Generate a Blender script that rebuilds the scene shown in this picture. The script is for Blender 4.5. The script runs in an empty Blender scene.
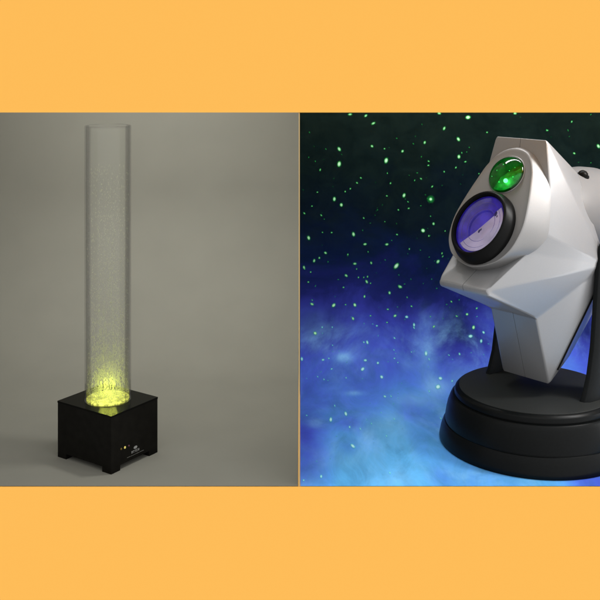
import bpy, bmesh, math, random
from mathutils import Vector, Matrix
random.seed(7)
S = bpy.context.scene
COL = S.collection
R = math.radians

# ------------------------------------------------------------------ materials
def lin(r, g, b):
    f = lambda c: (c/255/12.92) if c/255 <= .04045 else ((c/255+.055)/1.055)**2.4
    return (f(r), f(g), f(b), 1)

def mat(name, col, rough=.5, spec=.5, metal=0., grain=0., gscale=300., bump=0., bscale=400., coat=0., rvar=0.):
    m = bpy.data.materials.new(name); m.use_nodes = True
    nt = m.node_tree; p = nt.nodes['Principled BSDF']
    p.inputs['Base Color'].default_value = col
    p.inputs['Roughness'].default_value = rough
    p.inputs['Specular IOR Level'].default_value = spec
    p.inputs['Metallic'].default_value = metal
    p.inputs['Coat Weight'].default_value = coat
    p.inputs['Coat Roughness'].default_value = .12
    tc = nt.nodes.new('ShaderNodeTexCoord')
    if grain:
        n = nt.nodes.new('ShaderNodeTexNoise'); n.inputs['Scale'].default_value = gscale; n.inputs['Detail'].default_value = 5
        nt.links.new(tc.outputs['Object'], n.inputs['Vector'])
        mr = nt.nodes.new('ShaderNodeMapRange')
        mr.inputs['From Min'].default_value = .3; mr.inputs['From Max'].default_value = .7
        mr.inputs['To Min'].default_value = 1-grain; mr.inputs['To Max'].default_value = 1+grain
        nt.links.new(n.outputs['Fac'], mr.inputs['Value'])
        mx = nt.nodes.new('ShaderNodeMix'); mx.data_type = 'RGBA'; mx.blend_type = 'MULTIPLY'; mx.inputs[0].default_value = 1
        mx.inputs[6].default_value = col
        nt.links.new(mr.outputs[0], mx.inputs[7]); nt.links.new(mx.outputs[2], p.inputs['Base Color'])
    if rvar:
        n = nt.nodes.new('ShaderNodeTexNoise'); n.inputs['Scale'].default_value = 14; n.inputs['Detail'].default_value = 6
        nt.links.new(tc.outputs['Object'], n.inputs['Vector'])
        mr = nt.nodes.new('ShaderNodeMapRange')
        mr.inputs['To Min'].default_value = rough-rvar; mr.inputs['To Max'].default_value = rough+rvar
        nt.links.new(n.outputs['Fac'], mr.inputs['Value']); nt.links.new(mr.outputs[0], p.inputs['Roughness'])
    if bump:
        n = nt.nodes.new('ShaderNodeTexNoise'); n.inputs['Scale'].default_value = bscale; n.inputs['Detail'].default_value = 3
        nt.links.new(tc.outputs['Object'], n.inputs['Vector'])
        b = nt.nodes.new('ShaderNodeBump'); b.inputs['Strength'].default_value = bump; b.inputs['Distance'].default_value = .001
        nt.links.new(n.outputs['Fac'], b.inputs['Height']); nt.links.new(b.outputs[0], p.inputs['Normal'])
    return m

def emis(name, col, strength):
    m = bpy.data.materials.new(name); m.use_nodes = True
    p = m.node_tree.nodes['Principled BSDF']
    p.inputs['Base Color'].default_value = (*col[:3], 1)
    p.inputs['Emission Color'].default_value = (*col[:3], 1)
    p.inputs['Emission Strength'].default_value = strength
    return m

M_orange = mat('border_orange', (.92, .468, .092, 1), .9, 0.0)
M_edge = mat('divider_edge_paint', (.48, .35, .17, 1), .8, 0.0)
M_divider = mat('added_divider_grey', (.22, .215, .19, 1), .9, .05)
M_case = mat('case_lining_grey', (.30, .29, .26, 1), .9, .1)
M_casew = mat('case_lining_white', (.55, .55, .56, 1), .9, .1)
M_paper = mat('grey_seamless_paper', (.180, .176, .148, 1), .95, .05, grain=.025, gscale=9, bump=.05, bscale=500)
M_black = mat('satin_black_acrylic', (.006, .0056, .0045, 1), .5, .04, grain=.2, gscale=60)
M_blacktop = mat('glossy_black_acrylic', (.004, .004, .0035, 1), .16, .05, rvar=.03)
M_silver = mat('silver_paint', (.268, .268, .273, 1), .42, .45, metal=.42, grain=.05, gscale=900, bump=.03, bscale=1500, coat=.25)
M_silver2 = mat('warm_shaded_silver', (.225, .221, .218, 1), .46, .4, metal=.4, grain=.05, gscale=900, bump=.03, bscale=1500, coat=.1)  # darker silver copy, shade on the bezel skirt put into its colour
M_plast = mat('black_plastic', (.0035, .004, .0039, 1), .32, .10, grain=.15, gscale=250, bump=.04, bscale=900, rvar=.06)
M_plast2 = mat('matt_black_plastic', (.006, .007, .0073, 1), .42, .10, grain=.15, gscale=250, bump=.04, bscale=900)
M_ring = mat('lens_ring_black', (.004, .004, .004, 1), .36, .07)
M_mark = mat('white_print', (.22, .22, .21, 1), .6, .1)
M_dark = mat('dark_gap', (.004, .004, .004, 1), .8, .1)

# acrylic wall: see-through, a little darker where seen edge on, with a gloss
def acrylic():
    m = bpy.data.materials.new('clear_acrylic'); m.use_nodes = True
    nt = m.node_tree; N = nt.nodes; L = nt.links
    N.remove(N['Principled BSDF']); out = N['Material Output']
    lw = N.new('ShaderNodeLayerWeight'); lw.inputs['Blend'].default_value = .5
    pw = N.new('ShaderNodeMath'); pw.operation = 'POWER'; pw.inputs[1].default_value = 13
    L.new(lw.outputs['Facing'], pw.inputs[0])
    mx = N.new('ShaderNodeMix'); mx.data_type = 'RGBA'
    mx.inputs[6].default_value = (.985, .985, .985, 1); mx.inputs[7].default_value = (.84, .84, .83, 1)
    L.new(pw.outputs[0], mx.inputs[0])
    tr = N.new('ShaderNodeBsdfTransparent'); L.new(mx.outputs[2], tr.inputs['Color'])
    gl = N.new('ShaderNodeBsdfGlossy'); gl.inputs['Roughness'].default_value = .06
    fr = N.new('ShaderNodeFresnel'); fr.inputs['IOR'].default_value = 1.25
    ms = N.new('ShaderNodeMath'); ms.operation = 'MULTIPLY'; ms.inputs[1].default_value = .5; L.new(fr.outputs[0], ms.inputs[0])
    mix = N.new('ShaderNodeMixShader'); L.new(ms.outputs[0], mix.inputs[0]); L.new(tr.outputs[0], mix.inputs[1]); L.new(gl.outputs[0], mix.inputs[2])
    L.new(mix.outputs[0], out.inputs['Surface'])
    return m
M_acr = acrylic()
M_led = emis('yellow_light', (.92, .95, .16), .75)
M_led.node_tree.nodes['Principled BSDF'].inputs['Base Color'].default_value = (.04, .04, .01, 1)
nt = M_led.node_tree; n_ = nt.nodes.new('ShaderNodeTexNoise'); n_.inputs['Scale'].default_value = 160; n_.inputs['Detail'].default_value = 3
c_ = nt.nodes.new('ShaderNodeTexCoord'); nt.links.new(c_.outputs['Object'], n_.inputs['Vector'])
r_ = nt.nodes.new('ShaderNodeMapRange'); r_.inputs['From Min'].default_value = .38; r_.inputs['From Max'].default_value = .62
r_.inputs['To Min'].default_value = .35; r_.inputs['To Max'].default_value = 1.35
nt.links.new(n_.outputs['Fac'], r_.inputs[0]); nt.links.new(r_.outputs[0], nt.nodes['Principled BSDF'].inputs['Emission Strength'])

def bubble_mat():
    m = bpy.data.materials.new('air_bubble'); m.use_nodes = True
    nt = m.node_tree; N = nt.nodes; L = nt.links
    N.remove(N['Principled BSDF']); out = N['Material Output']
    d = N.new('ShaderNodeBsdfDiffuse'); d.inputs[0].default_value = (.52, .55, .36, 1)
    t = N.new('ShaderNodeBsdfTranslucent'); t.inputs[0].default_value = (.8, .8, .6, 1)
    tr = N.new('ShaderNodeBsdfTransparent')
    a = N.new('ShaderNodeMixShader'); a.inputs[0].default_value = .55
    L.new(d.outputs[0], a.inputs[1]); L.new(t.outputs[0], a.inputs[2])
    b = N.new('ShaderNodeMixShader'); b.inputs[0].default_value = .55
    L.new(a.outputs[0], b.inputs[1]); L.new(tr.outputs[0], b.inputs[2])
    L.new(b.outputs[0], out.inputs['Surface'])
    return m
M_bub = bubble_mat()

def water_mat():
    m = bpy.data.materials.new('cloudy_water'); m.use_nodes = True
    nt = m.node_tree; N = nt.nodes; L = nt.links
    N.remove(N['Principled BSDF']); out = N['Material Output']
    v = N.new('ShaderNodeVolumeScatter'); v.inputs['Color'].default_value = (.92, .97, .62, 1)
    v.inputs['Density'].default_value = 1.3
    L.new(v.outputs[0], out.inputs['Volume'])
    return m
M_water = water_mat()

def glass(name, col, rough=.02, spec=.7, coat=.6):
    m = bpy.data.materials.new(name); m.use_nodes = True
    p = m.node_tree.nodes['Principled BSDF']
    p.inputs['Base Color'].default_value = col; p.inputs['Roughness'].default_value = rough
    p.inputs['Specular IOR Level'].default_value = spec
    p.inputs['Coat Weight'].default_value = coat; p.inputs['Coat Roughness'].default_value = .02
    return m

def tint_glass(name, col, gloss=1.0):
    m = bpy.data.materials.new(name); m.use_nodes = True
    nt = m.node_tree; N = nt.nodes; L = nt.links
    N.remove(N['Principled BSDF']); out = N['Material Output']
    tr = N.new('ShaderNodeBsdfTransparent'); tr.inputs[0].default_value = col
    gl = N.new('ShaderNodeBsdfGlossy'); gl.inputs['Roughness'].default_value = .03
    fr = N.new('ShaderNodeFresnel'); fr.inputs['IOR'].default_value = 1.5
    ms = N.new('ShaderNodeMath'); ms.operation = 'MULTIPLY'; ms.inputs[1].default_value = gloss; L.new(fr.outputs[0], ms.inputs[0])
    mix = N.new('ShaderNodeMixShader'); L.new(ms.outputs[0], mix.inputs[0]); L.new(tr.outputs[0], mix.inputs[1]); L.new(gl.outputs[0], mix.inputs[2])
    L.new(mix.outputs[0], out.inputs['Surface'])
    return m

# ------------------------------------------------------------------ mesh helpers
def empty(name, loc, rotz=0):
    o = bpy.data.objects.new(name, None); COL.objects.link(o)
    o.location = loc; o.rotation_euler = (0, 0, rotz); o.empty_display_size = .05
    return o

def tag(o, label, cat=None, kind=None, group=None):
    o['label'] = label
    if cat: o['category'] = cat
    if kind: o['kind'] = kind
    if group: o['group'] = group
    return o

def link(name, bm, mats, parent=None, smooth=None):
    bmesh.ops.recalc_face_normals(bm, faces=bm.faces)
    me = bpy.data.meshes.new(name); bm.to_mesh(me); bm.free()
    for m in (mats if isinstance(mats, (list, tuple)) else [mats]): me.materials.append(m)
    o = bpy.data.objects.new(name, me); COL.objects.link(o)
    if parent: o.parent = parent
    if smooth is not None:
        for p in me.polygons: p.use_smooth = True
        me.set_sharp_from_angle(angle=R(smooth))
    return o

def box(bm, x0, x1, y0, y1, z0, z1):
    vs = [bm.verts.new((x, y, z)) for z in (z0, z1) for y in (y0, y1) for x in (x0, x1)]
    for f in ((0, 1, 3, 2), (4, 6, 7, 5), (0, 4, 5, 1), (2, 3, 7, 6), (0, 2, 6, 4), (1, 5, 7, 3)):
        bm.faces.new([vs[i] for i in f])
    return bm

def bevel_all(bm, off, seg=2, ang=20, sel=None):
    es = [e for e in bm.edges if len(e.link_faces) == 2 and e.calc_face_angle(0) > R(ang) and (sel is None or sel(e))]
    bmesh.ops.bevel(bm, geom=es, offset=off, segments=seg, profile=.5, affect='EDGES', clamp_overlap=True)

def lathe(bm, prof, n=96, M=None):
    rings = []
    for r, z in prof:
        if r < 1e-6:
            rings.append([bm.verts.new((0, 0, z))])
        else:
            rings.append([bm.verts.new((r*math.cos(2*math.pi*i/n), r*math.sin(2*math.pi*i/n), z)) for i in range(n)])
    for a, b in zip(rings, rings[1:]):
        for i in range(n):
            j = (i+1) % n
            if len(a) == 1 and len(b) == 1: continue
            if len(a) == 1: bm.faces.new((a[0], b[i], b[j]))
            elif len(b) == 1: bm.faces.new((a[i], a[j], b[0]))
            else: bm.faces.new((a[i], a[j], b[j], b[i]))
    if M is not None:
        bmesh.ops.transform(bm, matrix=M, verts=bm.verts)
    return bm

def loft(bm, loops, cap0=True, cap1=True):
    rr = [[bm.verts.new(p) for p in l] for l in loops]
    for a, b in zip(rr, rr[1:]):
        n = len(a)
        for i in range(n):
            j = (i+1) % n
            bm.faces.new((a[i], a[j], b[j], b[i]))
    if cap0: bm.faces.new(rr[0])
    if cap1: bm.faces.new(list(reversed(rr[-1])))
    return rr

# ------------------------------------------------------------------ the orange border bands, built as an added case with two open bays
FRONT, BACK = 2.0, 3.12
HEAD_Z = .749
case = empty('border_case', (0, FRONT, 0))
tag(case, 'bright orange border bands built as an added case with two open bays split by a thin upright divider', 'border bands')
def cpart(name, m, x0, x1, y0, y1, z0, z1, label=None):
    o = link(name, box(bmesh.new(), x0, x1, y0-FRONT, y1-FRONT, z0, z1), m, case)
    if label: o['label'] = label
    return o
cpart('upper_border', M_orange, -1.10, 1.10, FRONT, FRONT+.02, HEAD_Z, 1.40, 'wide orange border band above the bays')
cpart('lower_border', M_orange, -1.10, 1.10, FRONT, BACK+.03, -.85, 0.0, 'wide orange border band below the bays')
cpart('added_divider_wall', M_divider, -.0024, -.0006, FRONT+.012, BACK, 0.0006, 1.40)  # added wall, stops the lamps of one bay lighting the other
cpart('divider_edge', M_edge, -.0026, -.0004, FRONT+.001, FRONT+.0118, 0.0006, HEAD_Z-.0006, 'thin tan upright edge between the bays')
cpart('added_case_side', M_case, -1.09, -1.06, FRONT+.02, BACK, 0.0, 1.40)
cpart('added_case_side', M_casew, 1.06, 1.09, FRONT+.02, BACK, 0.0, 1.40)
cpart('added_case_back', M_case, -1.09, 1.09, BACK, BACK+.03, 0.0, 1.40)
cpart('added_case_roof', M_casew, -1.10, 1.10, FRONT, BACK+.03, 1.40, 1.43)

# ------------------------------------------------------------------ sweeps
def sweep_profile(y_wall, rad, ztop, n=26):
    pts = [(FRONT+.0015, .0012)]
    yf = y_wall-rad
    for i in range(1, 15): pts.append((FRONT+.0015+(yf-FRONT)*i/15, .0012))
    for i in range(n+1):
        a = math.pi/2*i/n
        pts.append((yf+rad*math.sin(a), .0012+rad*(1-math.cos(a))))
    for i in range(1, 9): pts.append((y_wall, rad+(ztop-rad)*i/8))
    return pts

def make_sweep(name, x0, x1, prof, m, nx=12):
    bm = bmesh.new(); uv = bm.loops.layers.uv.new('UVMap')
    V = [0]
    for (ya, za), (yb, zb) in zip(prof, prof[1:]):
        dy, dz = yb-ya, zb-za; l = math.hypot(dy, dz)
        V.append(V[-1] + l*(.42 + .58*(dz/l)))
    rows = []
    for (y, z) in prof:
        rows.append([bm.verts.new((x0+(x1-x0)*i/nx, y, z)) for i in range(nx+1)])
    for k in range(len(prof)-1):
        for i in range(nx):
            f = bm.faces.new((rows[k][i], rows[k][i+1], rows[k+1][i+1], rows[k+1][i]))
            for lp, (kk, ii) in zip(f.loops, ((k, i), (k, i+1), (k+1, i+1), (k+1, i))):
                lp[uv].uv = (x0+(x1-x0)*ii/nx, V[kk])
            f.smooth = True
    return bm, V

prof_l = sweep_profile(3.08, .45, 1.38)
bm, _ = make_sweep('studio_backdrop', -1.055, -.0040, prof_l, M_paper)
o = link('studio_backdrop', bm, M_paper)
tag(o, 'plain grey seamless paper sweeping from floor to wall behind the bubble tube', None, 'structure')

# ---- projected starry light, put into the colour of the sheet
PROF = sweep_profile(2.78, .26, 1.38)
VCUM = [0]
for (ya, za), (yb, zb) in zip(PROF, PROF[1:]):
    l = math.hypot(yb-ya, zb-za); VCUM.append(VCUM[-1]+l*(.42+.58*((zb-za)/l)))
CAM = (0, 0, .874)
def at(px, py):
    """where the painted projection shows a mark: (x, y, z, V, tangent along the sheet, scale)"""
    k = (py-50)/1000
    for i in range(len(PROF)-1):
        (ya, za), (yb, zb) = PROF[i], PROF[i+1]
        fa, fb = (CAM[2]-za)-k*ya, (CAM[2]-zb)-k*yb
        if fa >= 0 >= fb or fa <= 0 <= fb:
            if abs(fa-fb) < 1e-9: continue
            t = fa/(fa-fb); y = ya+(yb-ya)*t; z = za+(zb-za)*t
            l = math.hypot(yb-ya, zb-za)
            tan = Vector((0, (yb-ya)/l, (zb-za)/l))
            return ((px-300)/1000*y, y, z, VCUM[i]+(VCUM[i+1]-VCUM[i])*t, tan)
    return None

def nebula():
    m = bpy.data.materials.new('painted_sky_projection'); m.use_nodes = True
    nt = m.node_tree; N = nt.nodes; L = nt.links
    p = N['Principled BSDF']; p.inputs['Roughness'].default_value = .9; p.inputs['Specular IOR Level'].default_value = 0
    tc = N.new('ShaderNodeUVMap'); tc.uv_map = 'UVMap'
    def noise(scale, detail, rough=.55, dist=0., off=(0, 0, 0)):
        mp = N.new('ShaderNodeMapping'); mp.inputs['Location'].default_value = off
        L.new(tc.outputs[0], mp.inputs[0])
        n = N.new('ShaderNodeTexNoise'); n.inputs['Scale'].default_value = scale; n.inputs['Detail'].default_value = detail
        n.inputs['Roughness'].default_value = rough; n.inputs['Distortion'].default_value = dist
        L.new(mp.outputs[0], n.inputs['Vector']); return n.outputs['Fac']
    def math_(op, a, b=None, c=None):
        n = N.new('ShaderNodeMath'); n.operation = op
        for i, x in enumerate((a, b, c)):
            if x is None: continue
            if isinstance(x, (int, float)): n.inputs[i].default_value = x
            else: L.new(x, n.inputs[i])
        return n.outputs[0]
    sep = N.new('ShaderNodeSeparateXYZ'); L.new(tc.outputs[0], sep.inputs[0])
    u, v = sep.outputs[0], sep.outputs[1]
    n1 = noise(4.5, 8, .6, 1.0); n2 = noise(14, 8, .65, .8, (3, 1, 0)); n3 = noise(1.6, 3, .5, 0, (7, 5, 2))
    # height of the cloud bank: V + wandering
    h = math_('ADD', v, math_('MULTIPLY', math_('SUBTRACT', n1, .5), .34))
    h = math_('ADD', h, math_('MULTIPLY', math_('SUBTRACT', n2, .5), .20))
    def blob(px, py, rx, ry, amp, src):
        X, Y, Z, V, T = at(px, py)
        du = math_('DIVIDE', math_('SUBTRACT', u, X), rx); dv = math_('DIVIDE', math_('SUBTRACT', v, V), ry)
        d2 = math_('ADD', math_('MULTIPLY', du, du), math_('MULTIPLY', dv, dv))
        g = math_('EXPONENT', math_('MULTIPLY', d2, -1.0))
        return math_('ADD', src, math_('MULTIPLY', g, amp))
    for px, py, rx, ry, amp in BLOBS: h = blob(px, py, rx, ry, amp, h)
    vmax = at(300, 112.5)[3]
    ramp = N.new('ShaderNodeValToRGB')
    L.new(math_('DIVIDE', h, vmax), ramp.inputs[0])
    cr = ramp.color_ramp
    stops = []
    for y, c in STOPS: stops.append((at(300, y)[3]/vmax, lin(*c)))
    stops.sort()
    cr.elements[0].position, cr.elements[0].color = stops[0]
    cr.elements[1].position, cr.elements[1].color = stops[-1]
    for pos, c in stops[1:-1]:
        e = cr.elements.new(pos); e.color = c
    mx = N.new('ShaderNodeMix'); mx.data_type = 'RGBA'; mx.blend_type = 'MULTIPLY'; mx.inputs[0].default_value = 1
    mr = N.new('ShaderNodeMapRange'); mr.inputs['From Min'].default_value = .3; mr.inputs['From Max'].default_value = .7
    mr.inputs['To Min'].default_value = .68; mr.inputs['To Max'].default_value = 1.24
    L.new(n2, mr.inputs[0])
    L.new(ramp.outputs[0], mx.inputs[6]); L.new(mr.outputs[0], mx.inputs[7])
    # wisps of paler cloud over the lower half
    n4 = noise(5.5, 10, .64, .5, (11, 2, 5)); n5 = noise(2.2, 4, .5, .2, (2, 9, 1))
    def sm(x, lo, hi):
        r = N.new('ShaderNodeMapRange'); r.interpolation_type = 'SMOOTHSTEP'
        r.inputs['From Min'].default_value = lo; r.inputs['From Max'].default_value = hi
        L.new(x, r.inputs[0]); return r.outputs[0]
    w1 = math_('MULTIPLY', sm(n4, .42, .74), sm(n5, .32, .60))
    w1 = math_('MULTIPLY', w1, sm(v, at(300, 300)[3], at(300, 365)[3]))
    for px, py, rx, ry, amp in WISPS: w1 = blob(px, py, rx, ry, amp, w1) if amp else w1
    n6 = noise(16, 9, .68, .6, (4, 8, 3))
    rid = math_('SUBTRACT', 1.0, math_('ABSOLUTE', math_('MULTIPLY', math_('SUBTRACT', n6, .5), 4.5)))
    tex = math_('ADD', math_('MULTIPLY', sm(n4, .36, .66), .75), math_('MULTIPLY', rid, .38))
    w1 = math_('MULTIPLY', math_('MULTIPLY', w1, math_('ADD', tex, .16)), .95)
    cl = N.new('ShaderNodeMix'); cl.data_type = 'RGBA'; cl.clamp_factor = True
    L.new(w1, cl.inputs[0]); L.new(mx.outputs[2], cl.inputs[6]); cl.inputs[7].default_value = lin(140, 200, 246)
    L.new(cl.outputs[2], p.inputs['Base Color'])
    return m

WISPS = [(343, 357, .022, .012, .55), (355, 393, .022, .006, .45), (427, 352, .022, .07, .35), (437, 386, .03, .02, .5), (395, 425, .035, .035, .65), (372, 445, .03, .03, .35),
         (410, 400, .05, .02, .35), (315, 423, .02, .012, .35), (345, 460, .05, .02, .25), (400, 478, .05, .03, .35)]
# h lower -> brighter cloud; amp negative makes a bright patch, positive a dark one
BLOBS = [(392, 428, .045, .05, -.10), (343, 358, .03, .014, -.11), (425, 350, .03, .08, -.07), (410, 392, .05, .03, -.06), (355, 394, .03, .008, -.05),
         (306, 440, .05, .07, .22), (306, 478, .05, .05, .16), (440, 478, .03, .03, .13), (596, 484, .06, .04, .30), (350, 448, .02, .02, .07), (318, 335, .07, .05, .05), (455, 335, .08, .05, .08), (400, 470, .06, .05, -.08), (305, 395, .05, .03, .05), (350, 422, .03, .02, .10),
         (585, 335, .05, .05, .10), (450, 290, .12, .05, .03), (360, 470, .05, .03, -.02)]
STOPS = [(112, (19, 30, 27)), (170, (15, 27, 27)), (215, (13, 24, 34)), (255, (15, 28, 58)), (290, (28, 35, 95)), (322, (50, 57, 150)),
         (355, (66, 84, 190)), (400, (78, 120, 212)), (440, (84, 150, 221)), (485, (90, 168, 224))]
M_sky = nebula()

def star_mat(name, core, rim):  # projected star light put into the surface colour
    m = bpy.data.materials.new(name); m.use_nodes = True
    nt = m.node_tree; N = nt.nodes; L = nt.links
    p = N['Principled BSDF']; out = N['Material Output']
    p.inputs['Roughness'].default_value = .9; p.inputs['Specular IOR Level'].default_value = 0
    at_ = N.new('ShaderNodeAttribute'); at_.attribute_name = 'star_glow'
    rp = N.new('ShaderNodeValToRGB'); rp.color_ramp.elements[0].color = rim; rp.color_ramp.elements[1].color = core
    rp.color_ramp.elements[0].position = .35; rp.color_ramp.elements[1].position = .9
    L.new(at_.outputs['Fac'], rp.inputs[0]); L.new(rp.outputs[0], p.inputs['Base Color'])
    tr = N.new('ShaderNodeBsdfTransparent'); mix = N.new('ShaderNodeMixShader')
    L.new(at_.outputs['Fac'], mix.inputs[0]); L.new(tr.outputs[0], mix.inputs[1]); L.new(p.outputs[0], mix.inputs[2])
    L.new(mix.outputs[0], out.inputs['Surface'])
    return m
M_star_g = star_mat('painted_green_star_light', (.58, .98, .62, 1), (.03, .60, .10, 1))
M_star_b = star_mat('painted_pale_star_light', (.62, .98, .95, 1), (.10, .74, .68, 1))

# marks of the painted projection: zoom-window origin, then (x, y, size, angle)
d_, s_, s2, m_, m2, l_, x_ = .55, .85, 1.05, 1.25, 1.55, 1.9, 2.1
STARS = []
def win(ox, oy, lst):
    for t in lst:
        STARS.append((ox+t[0]/6, oy+t[1]/6, t[2], t[3] if len(t) > 3 else 0, t[3] if len(t) > 3 else None))
win(300, 112, [(235,222,m2,-60),(235,312,l_,80),(395,22,m_,40),(300,14,m_),(440,68,m_),(432,205,m_),(507,220,s_),(517,291,l_,75),(121,347,s_),(57,122,d_),(365,395,s_),(342,425,s_,-30),(302,460,s_),(271,477,s_),(206,522,m2,85),(248,557,m2),(543,427,s_),(521,503,s_),(590,587,s_),(580,158,d_),(52,272,d_,80),(465,587,d_),(155,222,d_),(92,295,d_)])
win(400, 112, [(408,32,l_),(235,8,m_),(265,98,m_),(350,163,m2,-60),(148,183,m_),(15,235,m_),(353,268,m2),(400,240,d_),(392,298,s_),(335,333,s_),(128,268,d_),(170,320,s_),(265,358,s_),(126,400,s_),(103,365,d_),(193,447,s_),(184,523,x_),(24,500,m2,70),(52,578,s_),(125,562,d_),(522,122,s_),(80,190,d_),(415,212,d_)])
win(300, 212, [(52,155,m2,-75),(190,123,s_),(321,133,m2,-75),(376,110,d_),(390,193,m_,10),(521,194,m_,10),(582,135,s_),(153,245,m_),(116,275,s2),(85,292,m_,75),(287,255,s_),(329,310,m_),(427,305,s2,-75),(578,323,l_),(24,332,m_,-75),(64,360,s_),(277,381,m_,-40),(405,388,s_),(400,418,m_),(50,420,s_),(93,443,d_),(230,405,d_),(261,452,s_),(537,485,m_),(597,448,m_),(387,507,s2),(72,553,m_),(202,560,m2),(329,558,m2),(527,584,s_),(585,570,d_),(511,287,d_),(168,298,d_),(145,42,d_),(550,170,d_),(593,377,d_)])
win(400, 212, [(138,111,l_),(201,70,m_),(173,143,s_),(252,248,s_,70),(228,297,m2),(175,270,d_,10),(122,228,d_),(2,448,m_),(190,403,d_),(220,458,d_),(65,403,d_),(308,538,s_),(355,527,d_),(460,578,s_),(69,566,s_),(280,555,d_),(27,432,d_)])
win(300, 312, [(318,40,m_),(91,128,m2),(570,23,m_,25),(461,83,s_),(436,73,d_),(384,70,d_),(469,143,d_),(567,157,s_),(383,182,s_),(404,183,m_),(390,211,d_),(11,283,m_,-80),(138,288,s2),(190,343,s_),(392,291,m_),(376,344,m2,35),(467,307,m_),(281,303,d_),(235,235,d_),(490,391,m2),(509,508,m_),(126,360,d_),(168,412,d_),(40,400,d_),(374,402,d_),(133,92,s_),(135,128,d_),(573,250,d_),(195,238,d_),(588,490,d_),(588,520,d_),(562,553,d_),(528,300,d_)])
win(400, 312, [(40,30,m_),(28,45,d_),(84,78,m_,90),(84,95,s_),(203,88,s2),(259,40,d_),(402,14,m_),(441,93,m2),(423,146,m2,10),(501,123,m_),(487,175,m_,70),(530,192,d_),(357,253,s2),(314,286,d_),(502,258,d_),(427,245,d_),(156,250,m2,80),(85,237,d_),(185,162,d_),(242,400,m2),(228,450,l_,25),(313,415,s_),(170,330,d_),(10,430,d_),(461,28,d_)])
win(300, 412, [(275,12,m2),(185,47,m2,75),(298,92,s2),(317,206,m2),(127,389,m_),(22,412,s_),(362,103,s_),(519,146,s_),(183,283,d_),(5,185,d_),(220,148,d_),(540,368,s_),(100,298,d_),(400,48,d_)])
win(500, 112, [(283,110,s_),(430,58,s_),(445,248,s2),(590,205,m2,-60),(90,8,m_),(545,15,d_),(408,110,d_),(545,305,d_)])
rs = random.Random(3)
for _ in range(170):   # faint speckle over the whole painted projection, and the part behind and beside the projector
    STARS.append((rs.uniform(302, 700), rs.uniform(113, 480), rs.uniform(.3, .5), rs.uniform(-90, 90), None))
for _ in range(60):
    STARS.append((rs.uniform(302, 500), rs.uniform(150, 425), rs.uniform(.6, .85), 0, None))
for _ in range(70):
    STARS.append((rs.uniform(605, 670), rs.uniform(113, 480), rs.choice([s_, s_, m_, m2]), rs.uniform(-90, 90), None))

bm, _V = make_sweep('starry_backdrop', .0006, 1.055, PROF, M_sky)
star_glow = bm.verts.layers.float.new('star_glow')
uvl = bm.loops.layers.uv.verify()
n0 = 0
for i, (px, py, sz, ang, given) in enumerate(STARS):
    q = at(px, py)
    if q is None or not (.004 < q[0] < 1.04): continue
    X, Y, Z, V, T = q
    Nn = Vector((0, -T.z, T.y))
    sx = Y/1000*.83*sz
    # the dots keep about the same look where the sheet lies flat
    ty = sx/max(.30, abs(T.z)*1.0 + (1-abs(T.z))*.32)
    el = 1.5 if given is not None else 1.1+.7*rs.random()
    if given is None: ang = rs.uniform(-90, 90)
    c, s = math.cos(R(ang)), math.sin(R(ang))
    faint = sz < .6
    peak = .38 if sz <= .6 else min(1., .52+.36*(sz-.6))
    if sz < .5: peak = .22
    core = Vector((X, Y, Z)) + Nn*(.0006+.00002*(i % 17))
    prof_ = [(0.0, peak), (.45, peak*.95), (.95, peak*.6), (1.25, peak*.14), (1.6, 0)]
    if sz >= 2.05: prof_ = [(0, 1), (.45, .95), (.75, .6), (1.1, .3), (1.7, .12), (2.6, 0)]; el = 1.0
    mi = 2 if py > 305 + 25*rs.random() else 1
    if (abs(px-395) < 1 and abs(py-315.8) < 1) or (abs(px-315) < 1 and abs(py-333) < 2): mi = 1
    rings = []
    for rr, a in prof_:
        ring = []
        for k in range(1 if rr == 0 else 14):
            t = 2*math.pi*k/14
            ex, ey = rr*math.cos(t)*el, rr*math.sin(t)
            wx, wy = (ex*c-ey*s)*sx, (ex*s+ey*c)*ty
            v = bm.verts.new(core + Vector((wx, 0, 0)) + T*wy); v[star_glow] = a; ring.append(v)
        rings.append(ring)
    for a, b in zip(rings, rings[1:]):
        for k in range(14):
            j = (k+1) % 14
            f = bm.faces.new((a[0], b[k], b[j])) if len(a) == 1 else bm.faces.new((a[k], b[k], b[j], a[j]))
            f.material_index = mi
o = link('starry_backdrop', bm, [M_sky, M_star_g, M_star_b])
tag(o, 'backdrop painted with projected night sky light, dark green to bright blue, dotted with green and pale stars behind the projector', None, 'structure')

# ------------------------------------------------------------------ bubble tube
BOX = Vector((-.4145, 2.158, .0012)); YAW = R(-34.6)
LA, LB, HB = .160, .139, .120      # left-face width, right-face width, height
tube = empty('bubble_tube', BOX, YAW)
tag(tube, 'tall clear bubble tube glowing yellow at the foot on a black cube base', 'bubble tube lamp')
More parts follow.
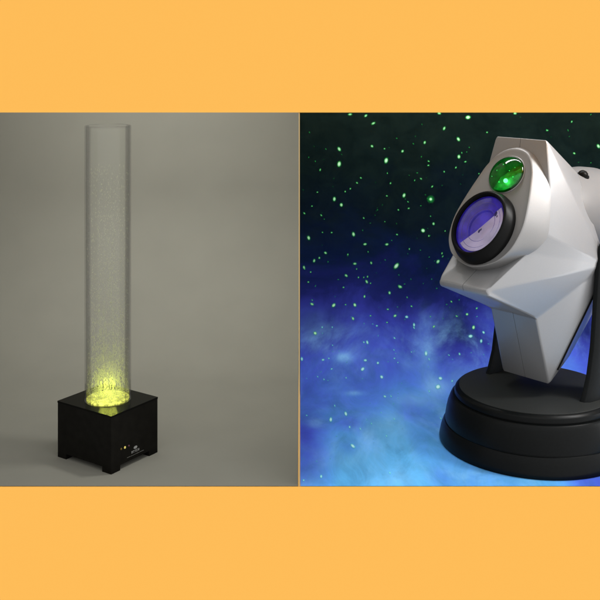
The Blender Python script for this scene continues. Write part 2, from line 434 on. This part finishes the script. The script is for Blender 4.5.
# local axes: +x is along the left face's edge reversed, the front corner is (+LA/2, -LB/2)
body = link('base_box', (lambda b: (box(b, -LA/2, LA/2, -LB/2, LB/2, .011, HB-.004), bevel_all(b, .0012, 2), b)[2])(bmesh.new()), M_black, tube, 30)
top = link('top_plate', (lambda b: (box(b, -LA/2-.0006, LA/2+.0006, -LB/2-.0006, LB/2+.0006, HB-.0038, HB), bevel_all(b, .0008, 2), b)[2])(bmesh.new()), M_blacktop, tube, 30)
for sx in (-1, 1):
    for sy in (-1, 1):
        b = bmesh.new()
        x1, y1 = sx*LA/2, sy*LB/2; x0, y0 = x1-sx*.026, y1-sy*.026
        box(b, min(x0, x1), max(x0, x1), min(y0, y1), max(y0, y1), 0, .0108); bevel_all(b, .001, 2)
        link('foot', b, M_black, tube, 30)
TR, TH = .0493, .590
b = bmesh.new()
lathe(b, [(TR, .0003), (TR, TH-.0008), (TR-.0008, TH), (TR-.0022, TH), (TR-.003, TH-.0008), (TR-.003, .0003), (TR, .0003)], 96)
t = link('clear_tube', b, M_acr, tube, 40); t.location = (0, 0, HB)
b = bmesh.new()
lathe(b, [(0, 0.0004), (TR-.0038, .0004), (TR-.0038, .0032), (0, .0032)], 64)
led = link('light_disc', b, M_led, tube, 40); led.location = (0, 0, HB)
b = bmesh.new()
lathe(b, [(0, .0042), (TR-.0042, .0042), (TR-.0042, TH-.006), (0, TH-.006)], 64)
w = link('water_column', b, M_water, tube, 40); w.location = (0, 0, HB)
# rising bubbles: one cloud nobody could count
t_ = bmesh.new(); bmesh.ops.create_icosphere(t_, subdivisions=1, radius=1)
t_.verts.ensure_lookup_table(); UV_ = [v.co.copy() for v in t_.verts]; UF_ = [[v.index for v in f.verts] for f in t_.faces]; t_.free()
rb = random.Random(11)
cluster = [(rb.uniform(0, 2*math.pi), rb.uniform(.1, .95), rb.uniform(.2, 1)) for _ in range(60)]
bv, bf = [], []
for i in range(8600):
    q = rb.random()
    h = .004 + (TH-.09)*(rb.random()**(2.5 if q < .65 else 1.9))
    r0 = (TR-.0055)*math.sqrt(rb.random()); a = rb.uniform(0, 2*math.pi)
    if rb.random() < .55:
        ca, cr, ch = rb.choice(cluster)
        h = .004 + (TH-.16)*ch*rb.random()**1.9
        a = ca + rb.gauss(0, .09) + h*1.6 + .25*math.sin(h*30+ca*5); r0 = min(TR-.0055, (TR-.0055)*cr*(1+rb.gauss(0, .06)))
    rad = rb.choice((.0003, .0003, .0003, .0004, .0004, .0005, .0007, .0010))*(1.1-.35*h/TH)
    if h < .03: rad *= .8
    st = rb.uniform(1.0, 2.2) if rad > .0006 else rb.uniform(1.5, 6)
    o_ = len(bv)
    for v in UV_: bv.append((r0*math.cos(a)+v.x*rad, r0*math.sin(a)+v.y*rad, h+v.z*rad*st))
    for f in UF_: bf.append([k+o_ for k in f])
me = bpy.data.meshes.new('bubble'); me.from_pydata(bv, [], bf); me.materials.append(M_bub)
for p_ in me.polygons: p_.use_smooth = True
bub = bpy.data.objects.new('bubble', me); COL.objects.link(bub); bub.parent = tube; bub.location = (0, 0, HB)
bub['kind'] = 'stuff'
# three little lamps/sockets low on the right-hand face (local +x face), and the print under them
def face_pt(a, z): return Vector((LA/2, -LB/2 + a, z))
def disc_on_face(name, a, z, rad, m, parent=tube, depth=.0012):
    b = bmesh.new(); lathe(b, [(0, depth), (rad*.8, depth), (rad, depth*.5), (rad, 0)], 20, Matrix.Translation(face_pt(a, z)) @ Matrix.Rotation(math.pi/2, 4, 'Y'))
    return link(name, b, m, parent, 40)
for a, z, rad, m, lb in ((.0285, .0435, .0021, mat('amber_lens', (.11, .07, .008, 1), .3, .4), 'dim amber socket'),
                     (.0395, .0430, .0026, emis('yellow_lens', (.50, .42, .10), .40), 'lit yellow socket'),
                     (.0510, .0430, .0019, mat('red_lens', (.10, .035, .06, 1), .3, .4), 'dim red socket')):
    o = disc_on_face('socket', a, z, rad, m); o['label'] = lb
b = bmesh.new()
def bar(b, a0, a1, z0, z1, d=.0005):
    box(b, LA/2-.0002, LA/2+d, -LB/2+a0, -LB/2+a1, z0, z1)
NS = 18
vs = [b.verts.new(face_pt(.0705+.0055*math.cos(2*math.pi*k/NS)*1.0, .0335+.0030*math.sin(2*math.pi*k/NS))+Vector((.0005, 0, 0))) for k in range(NS)]
b.faces.new(vs)
link('oval_emblem', b, M_mark, tube)
b = bmesh.new()
a = .0590
for kind in 'ATTCK':
    w_ = .0036; z0, z1 = .0235, .0282; st = .0008
    if kind == 'A': bar(b, a, a+st, z0, z1); bar(b, a+w_-st, a+w_, z0, z1); bar(b, a+st, a+w_-st, z1-st, z1); bar(b, a+st, a+w_-st, z0+.0018, z0+.0018+st)
    if kind == 'T': bar(b, a+w_/2-st/2, a+w_/2+st/2, z0, z1-st); bar(b, a, a+w_, z1-st, z1)
    if kind == 'C': bar(b, a, a+st, z0, z1); bar(b, a+st, a+w_, z0, z0+st); bar(b, a+st, a+w_, z1-st, z1)
    if kind == 'K': bar(b, a, a+st, z0, z1); bar(b, a+st, a+w_*.6, z0+.0019, z0+.0028); bar(b, a+w_*.6, a+w_, z0+.0028, z1); bar(b, a+w_*.6, a+w_, z0, z0+.0019)
    a += w_+.0012
link('lettering', b, M_mark, tube)
b = bmesh.new()
a = .046
while a < .096:
    l = rb.uniform(.0014, .004); bar(b, a, a+l, .0186, .0186+rb.uniform(.0007, .0012)); a += l+.0008
link('small_print', b, mat('grey_print', (.10, .10, .09, 1), .6, .1), tube)

# ------------------------------------------------------------------ star projector
PX, PY = .523, 2.234
PYAW = R(48)
proj = empty('star_projector', (PX, PY, .0012))
tag(proj, 'silver faceted star projector with purple and green lenses on a round black base', 'star projector')
sy, cy = math.sin(PYAW), math.cos(PYAW)
def P3(s, w, z):      # s forward along the lens, w to its side
    return Vector((-sy*s + cy*w, -cy*s - sy*w, z))

b = bmesh.new()
lathe(b, [(0, .1188), (.156, .1188), (.1650, .1183), (.1708, .1162), (.1745, .1122), (.1760, .1062), (.1760, .1034), (.1742, .1024), (.1742, .1008), (.1803, .0996), (.1842, .0962), (.1870, .0900), (.1912, .0790), (.1942, .0660), (.1962, .0540), (.1970, .0445), (.1962, .0438), (.1962, .0424), (.1985, .0414), (.2020, .0360), (.2062, .0240), (.2088, .0120), (.2100, .0060), (.2085, .0006), (0, .0006)], 160)
link('round_base', b, M_plast, proj, 28)
b = bmesh.new()
lathe(b, [(0, .1200), (.1640, .1200), (.1655, .1193), (.1657, .1170), (0, .1170)], 128)
link('top_disc', b, mat('dark_grey_plastic', (.017, .0185, .0175, 1), .5, .2, grain=.12, gscale=250, bump=.04, bscale=900), proj, 28)

# arms: lofted slabs, one each side
def arm(sign):
    lv = [(.1118, .119, .008, -.110, .014), (.120, .119, .006, -.110, .014), (.135, .120, -.002, -.110, .013), (.17, .121, -.016, -.108, .012), (.23, .122, -.029, -.104, .012), (.30, .122, -.038, -.100, .012),
          (.36, .123, -.043, -.104, .012), (.41, .125, -.047, -.112, .012), (.445, .127, -.056, -.108, .012), (.468, .129, -.072, -.094, .010)]
    loops = []
    for z, w0, sf, sb, th in lv:
        loops.append([P3(sf, sign*w0, z), P3(sf-.002, sign*(w0+th*.8), z), P3(sf-.012, sign*(w0+th*1.35), z), P3((sf+sb)/2, sign*(w0+th*1.9), z), P3(sb+.012, sign*(w0+th*1.35), z), P3(sb, sign*(w0+th*.8), z), P3(sb, sign*w0, z)])
    b = bmesh.new(); loft(b, loops); bmesh.ops.recalc_face_normals(b, faces=b.faces)
    bevel_all(b, .0018, 2, 35)
    return link('arm', b, M_plast2, proj, 32)
for sg in (1, -1):
    a_ = arm(sg)
    # pivot boss between head and arm
    b = bmesh.new()
    ax = (P3(0, sg, 0) - P3(0, 0, 0)).normalized()
    rot = Vector((0, 0, 1)).rotation_difference(ax).to_matrix().to_4x4()
    lathe(b, [(0, 0), (.030, 0), (.030, .014), (.027, .016), (0, .016)], 48, Matrix.Translation(P3(-.08, sg*.110, .41)) @ rot)
    link('pivot_boss', b, M_plast2, proj, 35)

# head shells
T = (.050, .067, .680); E = (.113, .108, .490); C = (.253, .0645, .387); C2 = (.249, .0645, .3745); PP = (.079, .060, .300); B = (.0325, .061, .147)
SS = (-.080, .134, .402); K = (-.080, .060, .598); KL = (-.112, .088, .295); BK = (-.050, .058, .190)
M = (.067, .086, .585); G1 = (.1494, .0895, .4535); G2 = (.184, .047, .423)
def shell(sign):
    b = bmesh.new()
    g = .00045
    def v(p, w=None): return b.verts.new(P3(p[0], sign*(p[1] if w is None else w), p[2]))
    t, m, e, g1, g2, c, c2, p, bb, ss, k, kl, bk = [v(x) for x in (T, M, E, G1, G2, C, C2, PP, B, SS, K, KL, BK)]
    t0, m0, e0, g0, c0, d0, p0, b0, k0, kl0, bk0 = [v(x, g) for x in (T, M, E, G2, C, C2, PP, B, K, KL, BK)]
    fs = [(t, m, ss), (m, e, ss), (e, g1, ss), (g1, c, ss), (g1, g2, c), (c, c2, p), (c, p, ss), (p, bb, ss), (t, ss, k), (k, ss, kl), (kl, ss, bk), (bb, bk, ss),
          (t0, m0, m, t), (m0, e0, e, m), (e0, g0, g2, e), (e, g2, g1), (g0, c0, c, g2), (c0, d0, c2, c), (d0, p0, p, c2), (p0, b0, bb, p), (b0, bk0, bk, bb), (bk0, kl0, kl, bk), (kl0, k0, k, kl), (k0, t0, t, k)]
    for f in fs: b.faces.new(f)
    b.faces.new((t0, m0, e0, g0, c0, d0, p0, b0, bk0, kl0, k0))
    bmesh.ops.recalc_face_normals(b, faces=b.faces)
    capv = {t0, m0, e0, g0, c0, d0, p0, b0, k0, kl0, bk0}
    es = [x for x in b.edges if not (x.verts[0] in capv and x.verts[1] in capv) and x.calc_face_angle(0) > R(6)]
    bmesh.ops.bevel(b, geom=es, offset=.0042, segments=3, profile=.5, affect='EDGES', clamp_overlap=True)
    return link('head_shell', b, M_silver, proj, 24)
def bar_between(b, p, q, r, n=8):
    d = (q-p); l = d.length; M_ = Matrix.Translation(p) @ Vector((0, 0, 1)).rotation_difference(d.normalized()).to_matrix().to_4x4()
    lathe(b, [(0, 0), (r, 0), (r, l), (0, l)], n, M_)
for sg in (1, -1):
    shell(sg)
    b = bmesh.new()
    Bv, Sv = Vector(B), Vector(SS)
    p_, q_ = Bv.lerp(Sv, .12), Bv.lerp(Sv, .97)
    bar_between(b, P3(p_.x-.006, sg*(p_.y-.0015), p_.z), P3(q_.x-.006, sg*(q_.y-.0015), q_.z), .0034)
    link('shell_gap_shade', b, M_dark, proj, 40)  # dark bar stands in for the shaded gap between front and rear shell

# rear barrel with a black knob
b = bmesh.new()
ax = -(P3(1, 0, 0)-P3(0, 0, 0)).normalized()
rot = Vector((0, 0, 1)).rotation_difference(ax).to_matrix().to_4x4()
lathe(b, [(0, 0), (.098, 0), (.103, .02), (.104, .06), (.103, .15), (.098, .19), (.085, .215), (.06, .228), (0, .232)], 72, Matrix.Translation(P3(-.045, 0, .494)) @ rot)
link('rear_barrel', b, mat('grey_plastic', (.12, .12, .122, 1), .5, .4, grain=.04, gscale=900), proj, 35)
b = bmesh.new()
lathe(b, [(0, .012), (.004, .0118), (.0085, .0095), (.0115, .005), (.0120, 0), (.0145, -.001), (.0145, -.006), (0, -.006)], 32, Matrix.Translation(P3(-.125, .045, .586)) @ Matrix.Rotation(R(14), 4, 'X'))
link('knob', b, M_ring, proj, 40)

# front plane frame: origin at brow, W sideways, Dn down along the face, Nf outward
a_t = (C[0]-T[0])/(T[2]-C[2]); nn = math.sqrt(1+a_t*a_t)
Nf = (P3(1, 0, a_t)-P3(0, 0, 0))/nn
Dn = (P3(a_t, 0, -1)-P3(0, 0, 0))/nn
Wd = P3(0, 1, 0)-P3(0, 0, 0)
O0 = P3(T[0], 0, T[2])
def F(w, v, e): return O0 + Wd*w + Dn*v + Nf*e

# the slanted egg-shaped lens bezel: rim of its flat face (w, v, 0) and the line where its skirt meets the head (w, v, e)
RIM = [(0, .027), (.016, .029), (.032, .036), (.046, .05), (.060, .075), (.068, .10), (.081, .15), (.090, .20), (.0885, .235), (.080, .265), (.062, .29), (.039, .304), (.018, .311), (0, .3135)]
FOOT = [(0, .018, -.012), (.020, .021, -.015), (.040, .029, -.02), (.058, .046, -.027), (.0775, .074, -.036), (.0895, .100, -.042), (.1025, .148, -.049), (.1105, .1925, -.0555),
        (.105, .222, -.051), (.091, .2435, -.0465), (.071, .266, -.041), (.048, .289, -.035), (.022, .303, -.033), (0, .308, -.032)]
def closed(pts, n=6):
    N_ = len(pts); out = []
    for i in range(N_):
        p0, p1, p2, p3 = pts[i-1], pts[i], pts[(i+1) % N_], pts[(i+2) % N_]
        for k in range(n):
            t = k/n
            out.append(tuple(.5*((2*p1[j])+(-p0[j]+p2[j])*t+(2*p0[j]-5*p1[j]+4*p2[j]-p3[j])*t*t+(-p0[j]+3*p1[j]-3*p2[j]+p3[j])*t**3) for j in range(3)))
    return out
mirror = lambda L: L + [(-w, v, e) for w, v, e in reversed(L[1:-1])]
rim = closed(mirror([(w, v, 0.) for w, v in RIM])); foot = closed(mirror(FOOT))
def between(t, de=0., sc=1.):
    out = []
    for (w, v, e), (w2, v2, e2) in zip(rim, foot):
        out.append(F((w+(w2-w)*t)*sc, .2+(v+(v2-v)*t-.2)*sc, e+(e2-e)*t+de))
    return out
b = bmesh.new()
loft(b, [between(1, -.022, .86), between(1, -.004, 1.004), between(.92, 0), between(.62, .0008), between(.34, .0008), between(.13, -.0002), between(.055, -.0002, .998), between(.015, -.0002, .994), between(0, 0, .982), between(0, -.0008, .955), between(0, -.001, .85)])
link('lens_bezel', b, M_silver2, proj, 30)

# rotation taking +z to the face normal, x to Wd
FR = Matrix((( Wd.x, -Dn.x, Nf.x, 0), (Wd.y, -Dn.y, Nf.y, 0), (Wd.z, -Dn.z, Nf.z, 0), (0, 0, 0, 1)))
def face_M(w, v, e, sx=1., sv=1.): return Matrix.Translation(F(w, v, e)) @ FR @ Matrix.Diagonal((sx, sv, 1, 1))

# big lens: black ring (part) with a stack of glass inside
LW, LV = .001, .2255
MR = face_M(LW, LV, 0, .93, 1.10)
b = bmesh.new()
lathe(b, [(.0755, -.014), (.0752, .008), (.0740, .0120), (.0690, .0270), (.0672, .0290), (.0650, .0298), (.0628, .0290), (.0615, .0265), (.0605, .012), (.0605, -.012)], 96, MR)
ring = link('lens_ring', b, M_ring, proj, 40)
b = bmesh.new()
R0, SAG = .0612, .0085
rc = (R0*R0+SAG*SAG)/(2*SAG)
lathe(b, [(R0*k/14, .0215+math.sqrt(rc*rc-(R0*k/14)**2)-(rc-SAG)) for k in range(14, -1, -1)], 96, MR)
lens = link('purple_lens', b, tint_glass('purple_glass', (.96, .94, 1.0, 1), 1.2), ring, 60)
b = bmesh.new()
lathe(b, [(0, .0075), (.020, .0078), (.026, .0085), (.031, .0095), (.033, .0075), (.0345, .0118), (.0365, .0118), (.0375, .0100), (.050, .0125), (.0590, .0175), (.0602, .0205)], 96, MR)
link('lens_well', b, mat('violet_inner_lens', (.115, .075, .80, 1), .3, .35, grain=.42, gscale=28, coat=.2), ring, 30)
# pale plate added in place of a reflection over the lens's lower side
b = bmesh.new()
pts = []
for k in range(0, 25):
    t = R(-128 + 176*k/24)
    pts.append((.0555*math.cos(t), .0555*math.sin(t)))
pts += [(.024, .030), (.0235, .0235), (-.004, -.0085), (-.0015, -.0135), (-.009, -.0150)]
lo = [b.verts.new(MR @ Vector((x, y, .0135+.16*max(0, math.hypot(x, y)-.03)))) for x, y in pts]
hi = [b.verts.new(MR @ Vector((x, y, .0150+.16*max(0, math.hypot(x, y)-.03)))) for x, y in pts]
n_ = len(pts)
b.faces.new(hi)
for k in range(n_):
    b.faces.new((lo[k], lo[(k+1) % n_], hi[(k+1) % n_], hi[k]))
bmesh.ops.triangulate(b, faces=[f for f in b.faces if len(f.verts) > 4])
link('pale_reflection_plate', b, mat('lilac_reflection', (.76, .70, .83, 1), .22, .5, grain=.32, gscale=16), ring)

def hoop(b, r, z, rad, n=72, k=8):
    vs_ = [[b.verts.new(MR @ Vector(((r+rad*math.cos(2*math.pi*j/k))*math.cos(2*math.pi*i/n), (r+rad*math.cos(2*math.pi*j/k))*math.sin(2*math.pi*i/n), z+rad*math.sin(2*math.pi*j/k)))) for j in range(k)] for i in range(n)]
    for i in range(n):
        for j in range(k):
            b.faces.new((vs_[i][j], vs_[(i+1) % n][j], vs_[(i+1) % n][(j+1) % k], vs_[i][(j+1) % k]))
M_hoop = mat('violet_lens_edge', (.20, .16, .55, 1), .25, .6)
for r_h, z_h in ((.0345, .0172), (.0480, .0182)):
    b = bmesh.new(); hoop(b, r_h, z_h, .00042)
    link('inner_ring', b, M_hoop, ring, 60)
M_mk = mat('dark_violet', (.05, .035, .16, 1), .3, .5)
for x, y, r_ in ((.001, -.0125, .0026), (.004, -.0085, .0017), (.0275, .0285, .0040), (.0335, .0235, .0026)):
    b = bmesh.new()
    bmesh.ops.create_icosphere(b, subdivisions=2, radius=r_, matrix=MR @ Matrix.Translation((x, y, .0162)) @ Matrix.Diagonal((1, 1.5, .35, 1)))
    link('lens_mark', b, M_mk, ring, 60)

# green dome
MG = face_M(.001, .0935, -.001, 1.07, 1.13)
rg = .0395
b = bmesh.new()
lathe(b, [(rg+.0018, -.002), (rg+.0018, .0012), (rg+.0004, .0022), (rg-.001, .0012), (rg-.001, -.002)], 64, MG)
grim = link('dome_rim', b, M_silver2, proj, 40)
b = bmesh.new()
lathe(b, [(rg*math.cos(R(k*9)), .020*math.sin(R(k*9))) for k in range(0, 10)] + [(0, .020)], 64, MG)
bmesh.ops.remove_doubles(b, verts=b.verts, dist=1e-5)
link('green_dome', b, tint_glass('green_glass', (.14, .74, .28, 1), .8), grim, 60)
b = bmesh.new()
lathe(b, [(0, .001), (rg*.4, .0013), (rg*.75, .0025), (rg*.97, .0015)], 48, MG)
link('dome_backing', b, mat('green_reflector', (.035, .20, .05, 1), .3, .5, grain=.75, gscale=60), grim, 40)
b = bmesh.new()  # paler crescent added so the dome's lower side looks brighter
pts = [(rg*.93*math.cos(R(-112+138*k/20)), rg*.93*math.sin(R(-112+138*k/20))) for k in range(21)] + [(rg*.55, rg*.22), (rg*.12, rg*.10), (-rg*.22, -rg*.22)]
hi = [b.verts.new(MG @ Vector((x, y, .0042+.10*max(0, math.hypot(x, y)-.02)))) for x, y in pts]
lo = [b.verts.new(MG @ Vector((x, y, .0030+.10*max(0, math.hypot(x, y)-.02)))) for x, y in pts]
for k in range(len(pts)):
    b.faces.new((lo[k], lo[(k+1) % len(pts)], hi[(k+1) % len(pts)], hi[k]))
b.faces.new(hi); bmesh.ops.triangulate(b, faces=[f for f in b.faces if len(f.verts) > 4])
link('bright_patch', b, mat('bright_green_patch', (.17, .55, .22, 1), .25, .5, grain=.6, gscale=70), grim)
M_gl = emis('glint_green', (.30, .95, .42), .9)  # glowing beads added as glints under the green dome
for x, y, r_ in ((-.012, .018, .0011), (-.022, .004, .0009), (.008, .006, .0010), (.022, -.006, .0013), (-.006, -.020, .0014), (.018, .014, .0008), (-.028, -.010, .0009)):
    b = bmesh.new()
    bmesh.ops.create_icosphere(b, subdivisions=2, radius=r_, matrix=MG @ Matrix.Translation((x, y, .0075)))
    link('added_glint', b, M_gl, grim, 60)
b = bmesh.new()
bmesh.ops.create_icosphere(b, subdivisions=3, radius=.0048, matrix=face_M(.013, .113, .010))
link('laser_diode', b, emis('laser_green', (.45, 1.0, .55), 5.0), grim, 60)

# ------------------------------------------------------------------ lights
def area(name, loc, target, sx, sy_, power, col=(1, 1, 1), spread=180):
    l = bpy.data.lights.new(name, 'AREA'); l.shape = 'RECTANGLE'; l.size = sx; l.size_y = sy_; l.energy = power; l.color = col; l.spread = R(spread)
    o = bpy.data.objects.new(name, l); COL.objects.link(o); o.location = loc
    d = Vector(target)-Vector(loc); o.rotation_euler = d.to_track_quat('-Z', 'Y').to_euler()
    return o
# left bay
area('left_bay_key_lamp', (-.05, 2.13, .83), (-.46, 2.20, .0), .08, .08, 2.9, (1, 1, .97))
area('left_bay_wall_fill', (-.44, 2.40, 1.35), (-.36, 3.06, .26), .75, .2, 6.6, (1, 1, .97), 98)  # added light, hidden behind the upper band, brightens the grey backdrop
# right bay
area('right_bay_wall_fill', (.50, 2.50, 1.34), (.50, 2.78, .45), .9, .15, 10.5, (1, 1, 1))  # added unseen light that brightens the starry backdrop
area('right_bay_key_lamp', (1.00, 2.085, .86), (.55, 2.20, .48), .10, .42, 8.0, (1, 1, 1))
area('right_bay_low_fill', (1.03, 2.075, .22), (.60, 2.15, .15), .09, .30, .5, (1, 1, 1))  # weak added light for a highlight on the right of the base
# the light in the tube's foot
pl = bpy.data.lights.new('tube_lamp', 'POINT'); pl.energy = .25; pl.color = (.90, 1, .13); pl.shadow_soft_size = .02
po = bpy.data.objects.new('tube_lamp', pl); COL.objects.link(po); po.location = BOX + Vector((0, 0, HB+.03))

W = bpy.data.worlds.new('World'); S.world = W; W.use_nodes = True
nt = W.node_tree; bg = nt.nodes['Background']
# an even studio surround: a little brighter from the right and from above
tc = nt.nodes.new('ShaderNodeTexCoord'); sp = nt.nodes.new('ShaderNodeSeparateXYZ'); nt.links.new(tc.outputs['Generated'], sp.inputs[0])
m1 = nt.nodes.new('ShaderNodeMath'); m1.operation = 'MULTIPLY_ADD'; m1.inputs[1].default_value = .35; m1.inputs[2].default_value = 1.08
nt.links.new(sp.outputs['Z'], m1.inputs[0])
m2_ = nt.nodes.new('ShaderNodeMath'); m2_.operation = 'MULTIPLY_ADD'; m2_.inputs[1].default_value = .68
nt.links.new(sp.outputs['X'], m2_.inputs[0]); nt.links.new(m1.outputs[0], m2_.inputs[2])
bg.inputs[0].default_value = (1, 1, 1, 1); nt.links.new(m2_.outputs[0], bg.inputs[1])

# ------------------------------------------------------------------ camera
cd = bpy.data.cameras.new('camera'); cam = bpy.data.objects.new('camera', cd); COL.objects.link(cam)
cam.location = CAM; cam.rotation_euler = (R(90), 0, 0)
cd.sensor_width = 36; cd.lens = 60; cd.shift_y = -250/600; cd.clip_start = .01; cd.clip_end = 100
S.camera = cam
S.view_settings.view_transform = 'Standard'; S.view_settings.look = 'None'; S.view_settings.exposure = 0; S.view_settings.gamma = 1
S.cycles.max_bounces = 8; S.cycles.transparent_max_bounces = 40; S.cycles.volume_bounces = 0
S.cycles.sample_clamp_indirect = 4
